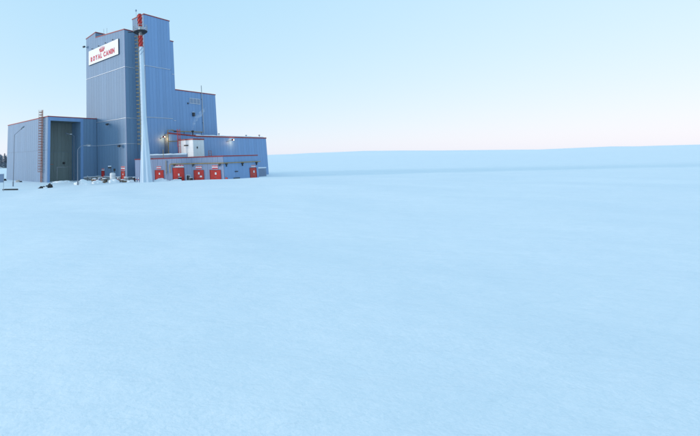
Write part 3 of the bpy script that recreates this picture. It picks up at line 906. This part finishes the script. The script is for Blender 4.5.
lump('rock', 'small dark rock beside the pale sand heap', 'rock', -26.7, 92.6, .3, .3, .3, 'rock', 8.8, .5)
lump('rock', 'dark rock at the left corner of the storage building', 'rock', -33.4, 101.0, .5, .4, .5, 'rock', 9.9, .5)
o = thing('timber_beam', 'dark timber beam lying in the snow below the square road sign', 'beam', (-21.0, 66.6, gz(-21, 66.6)), -.12)
MB().box(-1.35, 1.35, -.14, .14, -.05, .22).build('beam', 'dark', o)
MB().box(-1.3, -.9, -.2, .2, .221, .25).build('snow_patch', 'snow_pile_mat', o)
# road sign on a post, cut by the picture's left edge
o = thing('road_sign', 'blue grey square road sign on a thin post at the left edge', 'sign', (-21.3, 64.0, gz(-21.3, 64) - .05))
MB().tube([(0, 0, 0), (0, 0, 2.9)], .045, 8).build('post', 'galvanised', o)
sp = MB().box(-1.5, -.02, -.09, -.05, 1.5, 2.86).build('plate', 'blue_grey', o)
MB().box(-1.5, -.02, -.048, -.01, 1.75, 1.83).build('rail', 'galvanised', sp)
MB().tube([(-1.42, 0, 0), (-1.42, 0, 2.9)], .045, 8).build('post', 'galvanised', o)
# white tank with fittings
z0 = gz(-4.45, 84)
o = thing('white_tank', 'upright white tank with dark fittings in front of the tower', 'tank', (-4.45, 83.8, z0 - .1))
MB().tube([(0, 0, 0), (0, 0, .05), (0, 0, 1.9), (0, 0, 2.05)], [.6, .62, .62, .35], 20).build('body', 'panel_white', o)
MB().tube([(.4, 0, 1.9), (.4, 0, 2.75)], .07, 8).build('pipe', 'steel_dark', o); MB().box(.18, .62, -.2, .2, 2.4, 2.9).build('valve_box', 'dark', o)
MB().tube([(-.35, 0, 1.95), (-.35, 0, 2.9), (-.55, 0, 3.1)], .06, 8).build('pipe', 'steel_dark', o)
MB().box(-.95, -.3, -.3, .3, 2.95, 3.35).build('hood', 'steel_dark', o)
MB().box(-.97, -.28, -.32, .32, 3.354, 3.5).build('snow_cap', 'snow_pile_mat', o)
for k, z in enumerate((.6, 1.35)): MB().tube([(0, 0, z), (0, 0, z + .06)], .635, 20).build('hoop', 'galvanised', o)
# bollards
for (x, y, lab) in ((-3.3, 82.5, 'white bollard just right of the white tank'), (.55, 80.5, 'left white bollard beside the chimney foot'), (1.0, 79.2, 'right white bollard beside the chimney foot'), (-8.0, 81.2, 'white bollard left of the stacked pallets')):
    o = thing('bollard', lab, 'bollard', (x, y, gz(x, y) - .05), 0, 'white bollards in the yard')
    MB().tube([(0, 0, 0), (0, 0, 1.0), (0, 0, 1.1)], [.1, .1, .05], 10).build('post', 'panel_white', o)
    MB().tube([(0, 0, .55), (0, 0, .75)], .106, 10).build('band', 'door_red', o)
# pallets
def pallets(label, x, y, n, rz):
    zt = gz(x, y)
    o = thing('pallet_stack', label, 'pallets', (x, y, zt - .02), rz, 'pallet stacks in the yard')
    bl = MB().box(-.6, .6, -.05, .05, 0, .022).mesh('board', 'wood'); bk = MB().box(-.05, .05, -.4, .4, 0, .09).mesh('bearer', 'wood')
    for i in range(n):
        p = link('pallet', MB().box(-.6, .6, -.4, .4, .112, .113).mesh('pallet', 'wood'), o, (rnd.uniform(-.04, .04), rnd.uniform(-.04, .04), i * .14), rnd.uniform(-.05, .05))
        for xx in (-.54, 0, .54): link('bearer', bk, p, (xx, 0, .022))
        for yy in (-.35, -.12, .12, .35): link('board', bl, p, (0, yy, .114))
        for yy in (-.35, .35): link('board', bl, p, (0, yy, 0))
    MB().tube([(0, 0, n * .14), (0, 0, n * .14 + .12), (0, 0, n * .14 + .2)], [.55, .5, .2], 12).build('snow_cap', 'snow_pile_mat', o, smooth=True)
pallets('tall wooden pallet stack left of the white tank', -6.2, 83.0, 5, .4)
pallets('low wooden pallet stack by the storage building wall', -8.6, 86.0, 4, .7)
pallets('wooden pallet stack between the tank and the red tower door', -2.3, 83.2, 3, .2)
def drum(label, x, y, m):
    o = thing('drum', label, 'drum', (x, y, gz(x, y) - .02), 0, 'drums in the yard')
    MB().tube([(0, 0, 0), (0, 0, .88)], .29, 14).build('body', m, o)
    for z in (.28, .58): MB().tube([(0, 0, z), (0, 0, z + .03)], .305, 14).build('ring', m, o)
    MB().tube([(0, 0, .88), (0, 0, .98), (0, 0, 1.02)], [.29, .25, .1], 14).build('snow_cap', 'snow_pile_mat', o, smooth=True)
drum('grey drum just left of the pallet stack by the tank', -7.3, 83.6, 'blue_grey')
drum('dark drum against the plinth by the storage building', -7.0, 86.6, 'steel_dark')
drum('pale drum nearest the red tower door', -1.3, 83.6, 'galvanised')
drum('dark drum between the tower corner and the chimney', .1, 82.9, 'steel_dark')
# snowy planks leaning and lying by the plinth, thin stakes
for i, (x, y, h, lab) in enumerate(((-10.0, 84.5, 1.3, 'tallest thin dark stake between the bent lamp and the tower'), (-9.3, 83.2, .9, 'short dark stake just right of the snowy lamp foot'), (-5.9, 81.6, .9, 'short dark stake left of the white tank'), (-2.9, 81.6, .8, 'short dark stake right of the white tank'))):
    o = thing('stake', lab, 'stake', (x, y, gz(x, y) - .05), 0, 'stakes in the yard')
    MB().tube([(0, 0, 0), (.06, 0, h)], .06, 6).build('post', 'steel_dark', o)
    MB().tube([(.06, 0, h), (.06, 0, h + .12)], [.09, .03], 8).build('snow_cap', 'snow_pile_mat', o)
for i, (x, y, rx, rz, lab) in enumerate(((-8.9, 80.9, 1.1, .3, 'dark plank heap just behind the snow pile at the bent lamp'), (-6.6, 81.2, .9, -.2, 'dark plank heap left of the white tank'), (-1.5, 82.0, .9, .15, 'dark plank heap below the red tower door'))):
    o = thing('plank_heap', lab, 'planks', (x, y, gz(x, y) - .03), rz, 'plank heaps in the yard')
    r = random.Random(i)
    for k in range(7):
        zz = .06 + .085 * (k // 2)
        MB().box(-rx * r.uniform(.7, 1), rx * r.uniform(.7, 1), -.1, .1, -.035, .035).build('plank', 'wood', o, (0, (k % 2 - .5) * .3 + r.uniform(-.06, .06), zz), r.uniform(-.18, .18))
    MB().box(-rx * .6, rx * .5, -.22, .2, .37, .47).build('snow_cap', 'snow_pile_mat', o)
lump('snow_pile', 'snow heap between the two tall pallet stacks', 'snow pile', -7.3, 84.6, .9, .6, .6, 'snow_pile_mat', 21.0)
lump('snow_pile', 'small snow heap at the front corner of the tower', 'snow pile', -.6, 81.6, .8, .5, .45, 'snow_pile_mat', 23.0)
# wooden boxes by the annex doors
for (x, y, sx, sy, sz, m, lab) in ((9.2, 77.2, .5, .4, .95, 'dark', 'dark bin left of the widest red annex door'), (11.2, 76.0, .6, .4, .85, 'dark', 'dark box below the widest red annex door'), (7.7, 79.6, .7, .5, 1.15, 'wood', 'brown wooden crate beside the ochre pipe elbow')):
    o = thing('yard_box', lab, 'box', (x, y, gz(x, y) - .05), .6)
    MB().box(-sx / 2, sx / 2, -sy / 2, sy / 2, 0, sz).build('body', m, o)
    MB().box(-sx / 2 - .03, sx / 2 + .03, -sy / 2 - .03, sy / 2 + .03, sz, sz + .06).build('lid', m, o)
    MB().box(-sx / 2, sx / 2, -sy / 2, sy / 2, sz + .064, sz + .13).build('snow_cap', 'snow_pile_mat', o)
# container at the far right before the hall
o = building('site_container', 'blue grey container with a snowy roof at the right end of the hall', 'container', 27.2, -14.6, .1)
MB().box(0, 3.6, 0, 2.3, 0.05, 2.1).build('body', 'blue_grey', o)
for i in range(12): MB().box(.15 + i * .29, .29 + i * .29, -.04, -.001, .2, 1.95).build('rib', 'blue_grey', o)
MB().box(-.05, 3.65, -.08, 2.35, 2.104, 2.3).build('snow_cap', 'snow_pile_mat', o)

# ------------------------------------------------------------------ frosted trees far left
def tree_meshes(seed, H, spruce=False):
    r = random.Random(seed)
    tb = MB(); lf = MB()
    tb.tube([(0, 0, 0), (r.uniform(-.2, .2), 0, H * .5), (r.uniform(-.3, .3), r.uniform(-.3, .3), H * .97)], [H * .014, H * .009, H * .002], 6)
    def leaf(p, s):
        a = Vector((r.gauss(0, 1), r.gauss(0, 1), r.gauss(0, 1))).normalized(); b = a.orthogonal().normalized()
        c = a.cross(b)
        b, c = b * s, c * s * .35
        lf.add([p - b, p - c, p + b, p + c], [(0, 1, 2, 3)])
    if spruce:
        nb = 90
        for i in range(nb):
            z = H * (.06 + .92 * i / nb); L = (H - z) * .20 + .15
            t = r.uniform(0, 2 * PI); L *= r.uniform(.7, 1.1)
            e = Vector((math.cos(t) * L, math.sin(t) * L, z - L * .3))
            tb.tube([(0, 0, z), e], [.03, .012], 3)
            for k in range(16):
                q = r.random() ** .6
                leaf(Vector((0, 0, z)).lerp(e, q) + Vector((r.gauss(0, .12), r.gauss(0, .12), r.gauss(0, .1))), r.uniform(.15, .32))
    else:
        nb = 60
        for i in range(nb):
            z = H * (.06 + .86 * i / nb); L = H * .22 * math.sin(PI * (.16 + .82 * i / nb)) * r.uniform(.6, 1.15)
            t = r.uniform(0, 2 * PI)
            m1 = Vector((math.cos(t) * L * .55, math.sin(t) * L * .55, z + L * .5)); e = m1 + Vector((math.cos(t) * L * .45, math.sin(t) * L * .45, L * .35))
            tb.tube([(0, 0, z), m1, e], [.05, .03, .01], 3)
            for k in range(5):
                s0 = Vector((0, 0, z)).lerp(m1, .4).lerp(e, r.random()); tw_ = s0 + Vector((r.gauss(0, .7), r.gauss(0, .7), r.gauss(.25, .5)))
                tb.tube([s0, tw_], [.02, .008], 3)
                for j in range(12):
                    leaf(s0.lerp(tw_, r.random()) + Vector((r.gauss(0, .1), r.gauss(0, .1), r.gauss(0, .1))), r.uniform(.12, .26))
    return tb.mesh('trunk', 'bark'), lf.mesh('crown', 'spruce' if spruce else 'frost')
KINDS = [tree_meshes(1, 13), tree_meshes(2, 11.5), tree_meshes(3, 12.5, True), tree_meshes(5, 12)]
spots = [(-124, 352, 0, 1.0), (-121.5, 347, 2, .95), (-119.3, 350, 1, 1.05), (-117.5, 345, 3, .95), (-115.6, 351, 0, .9), (-113.8, 346, 2, .85), (-112.0, 350, 1, 1.0), (-110.2, 347, 3, 1.0), (-126.5, 349, 1, 1.05), (-129, 352, 2, 1.0),
         (-120.4, 362, 2, 1.1), (-116.8, 363, 3, 1.1), (-113.2, 360, 0, 1.08), (-108, 352, 0, 1.0), (-124.6, 361, 3, 1.1), (-132, 350, 0, 1.0), (-105, 349, 1, .95)]
for i, (x, y, k, s) in enumerate(spots):
    lab = 'dark frosted spruce in the grove beyond the storage building' if k == 2 else 'pale frosted bare tree in the grove beyond the storage building'
    o = thing('spruce_tree' if k == 2 else 'frosted_tree', lab, 'tree', (x, y, gz(x, y) - .1), rnd.uniform(0, 6.28), 'far frosted spruces' if k == 2 else 'far frosted bare trees')
    o.scale = (s * 1.15, s * 1.15, s)
    link('trunk', KINDS[k][0], o); link('crown', KINDS[k][1], o)

for i, (x, y, k, s) in enumerate(((-122.6, 341, 0, .42), (-119.8, 342, 3, .38), (-117.2, 340, 1, .45), (-114.4, 341, 0, .40), (-111.6, 342, 3, .44), (-125.8, 342, 1, .42))):
    o = thing('frosted_bush', 'low frosted bush at the front of the grove beyond the storage building', 'bush', (x, y, gz(x, y) - .3), i * 1.3, 'low frosted bushes')
    o.scale = (s * 1.9, s * 1.9, s)
    link('stem', KINDS[k][0], o); link('crown', KINDS[k][1], o)

# ------------------------------------------------------------------ steam from the vent
sm_m = bpy.data.materials.new('steam'); sm_m.use_nodes = True
n_, l_ = sm_m.node_tree.nodes, sm_m.node_tree.links
n_.remove(n_['Principled BSDF'])
pv_ = n_.new('ShaderNodeVolumePrincipled'); pv_.inputs['Color'].default_value = (1, 1, 1, 1); pv_.inputs['Anisotropy'].default_value = .2
tc_ = n_.new('ShaderNodeTexCoord'); nz_ = n_.new('ShaderNodeTexNoise'); nz_.inputs['Scale'].default_value = 1.7; nz_.inputs['Detail'].default_value = 4
l_.new(tc_.outputs['Object'], nz_.inputs['Vector'])
mr_ = n_.new('ShaderNodeMapRange'); mr_.inputs['From Min'].default_value = .42; mr_.inputs['From Max'].default_value = .7; mr_.inputs['To Min'].default_value = 0; mr_.inputs['To Max'].default_value = 0.8
l_.new(nz_.outputs[0], mr_.inputs[0]); l_.new(mr_.outputs[0], pv_.inputs['Density']); l_.new(pv_.outputs[0], n_['Material Output'].inputs['Volume'])
MAT['steam'] = sm_m
pth = [(0, 0, 0), (.25, 0, .8), (.7, 0, 1.8), (1.5, 0, 2.7), (2.5, 0, 3.5), (3.9, .1, 4.6), (5.2, .2, 5.6)]
so = MB().tube(pth, [.12, .28, .40, .50, .55, .45, .12], 16).build('steam', 'steam', None, W(11.74, -9.2, 11.15), YAW, True)
tag(so, 'faint white steam drifting up from the roof vent', 'steam', kind='stuff')
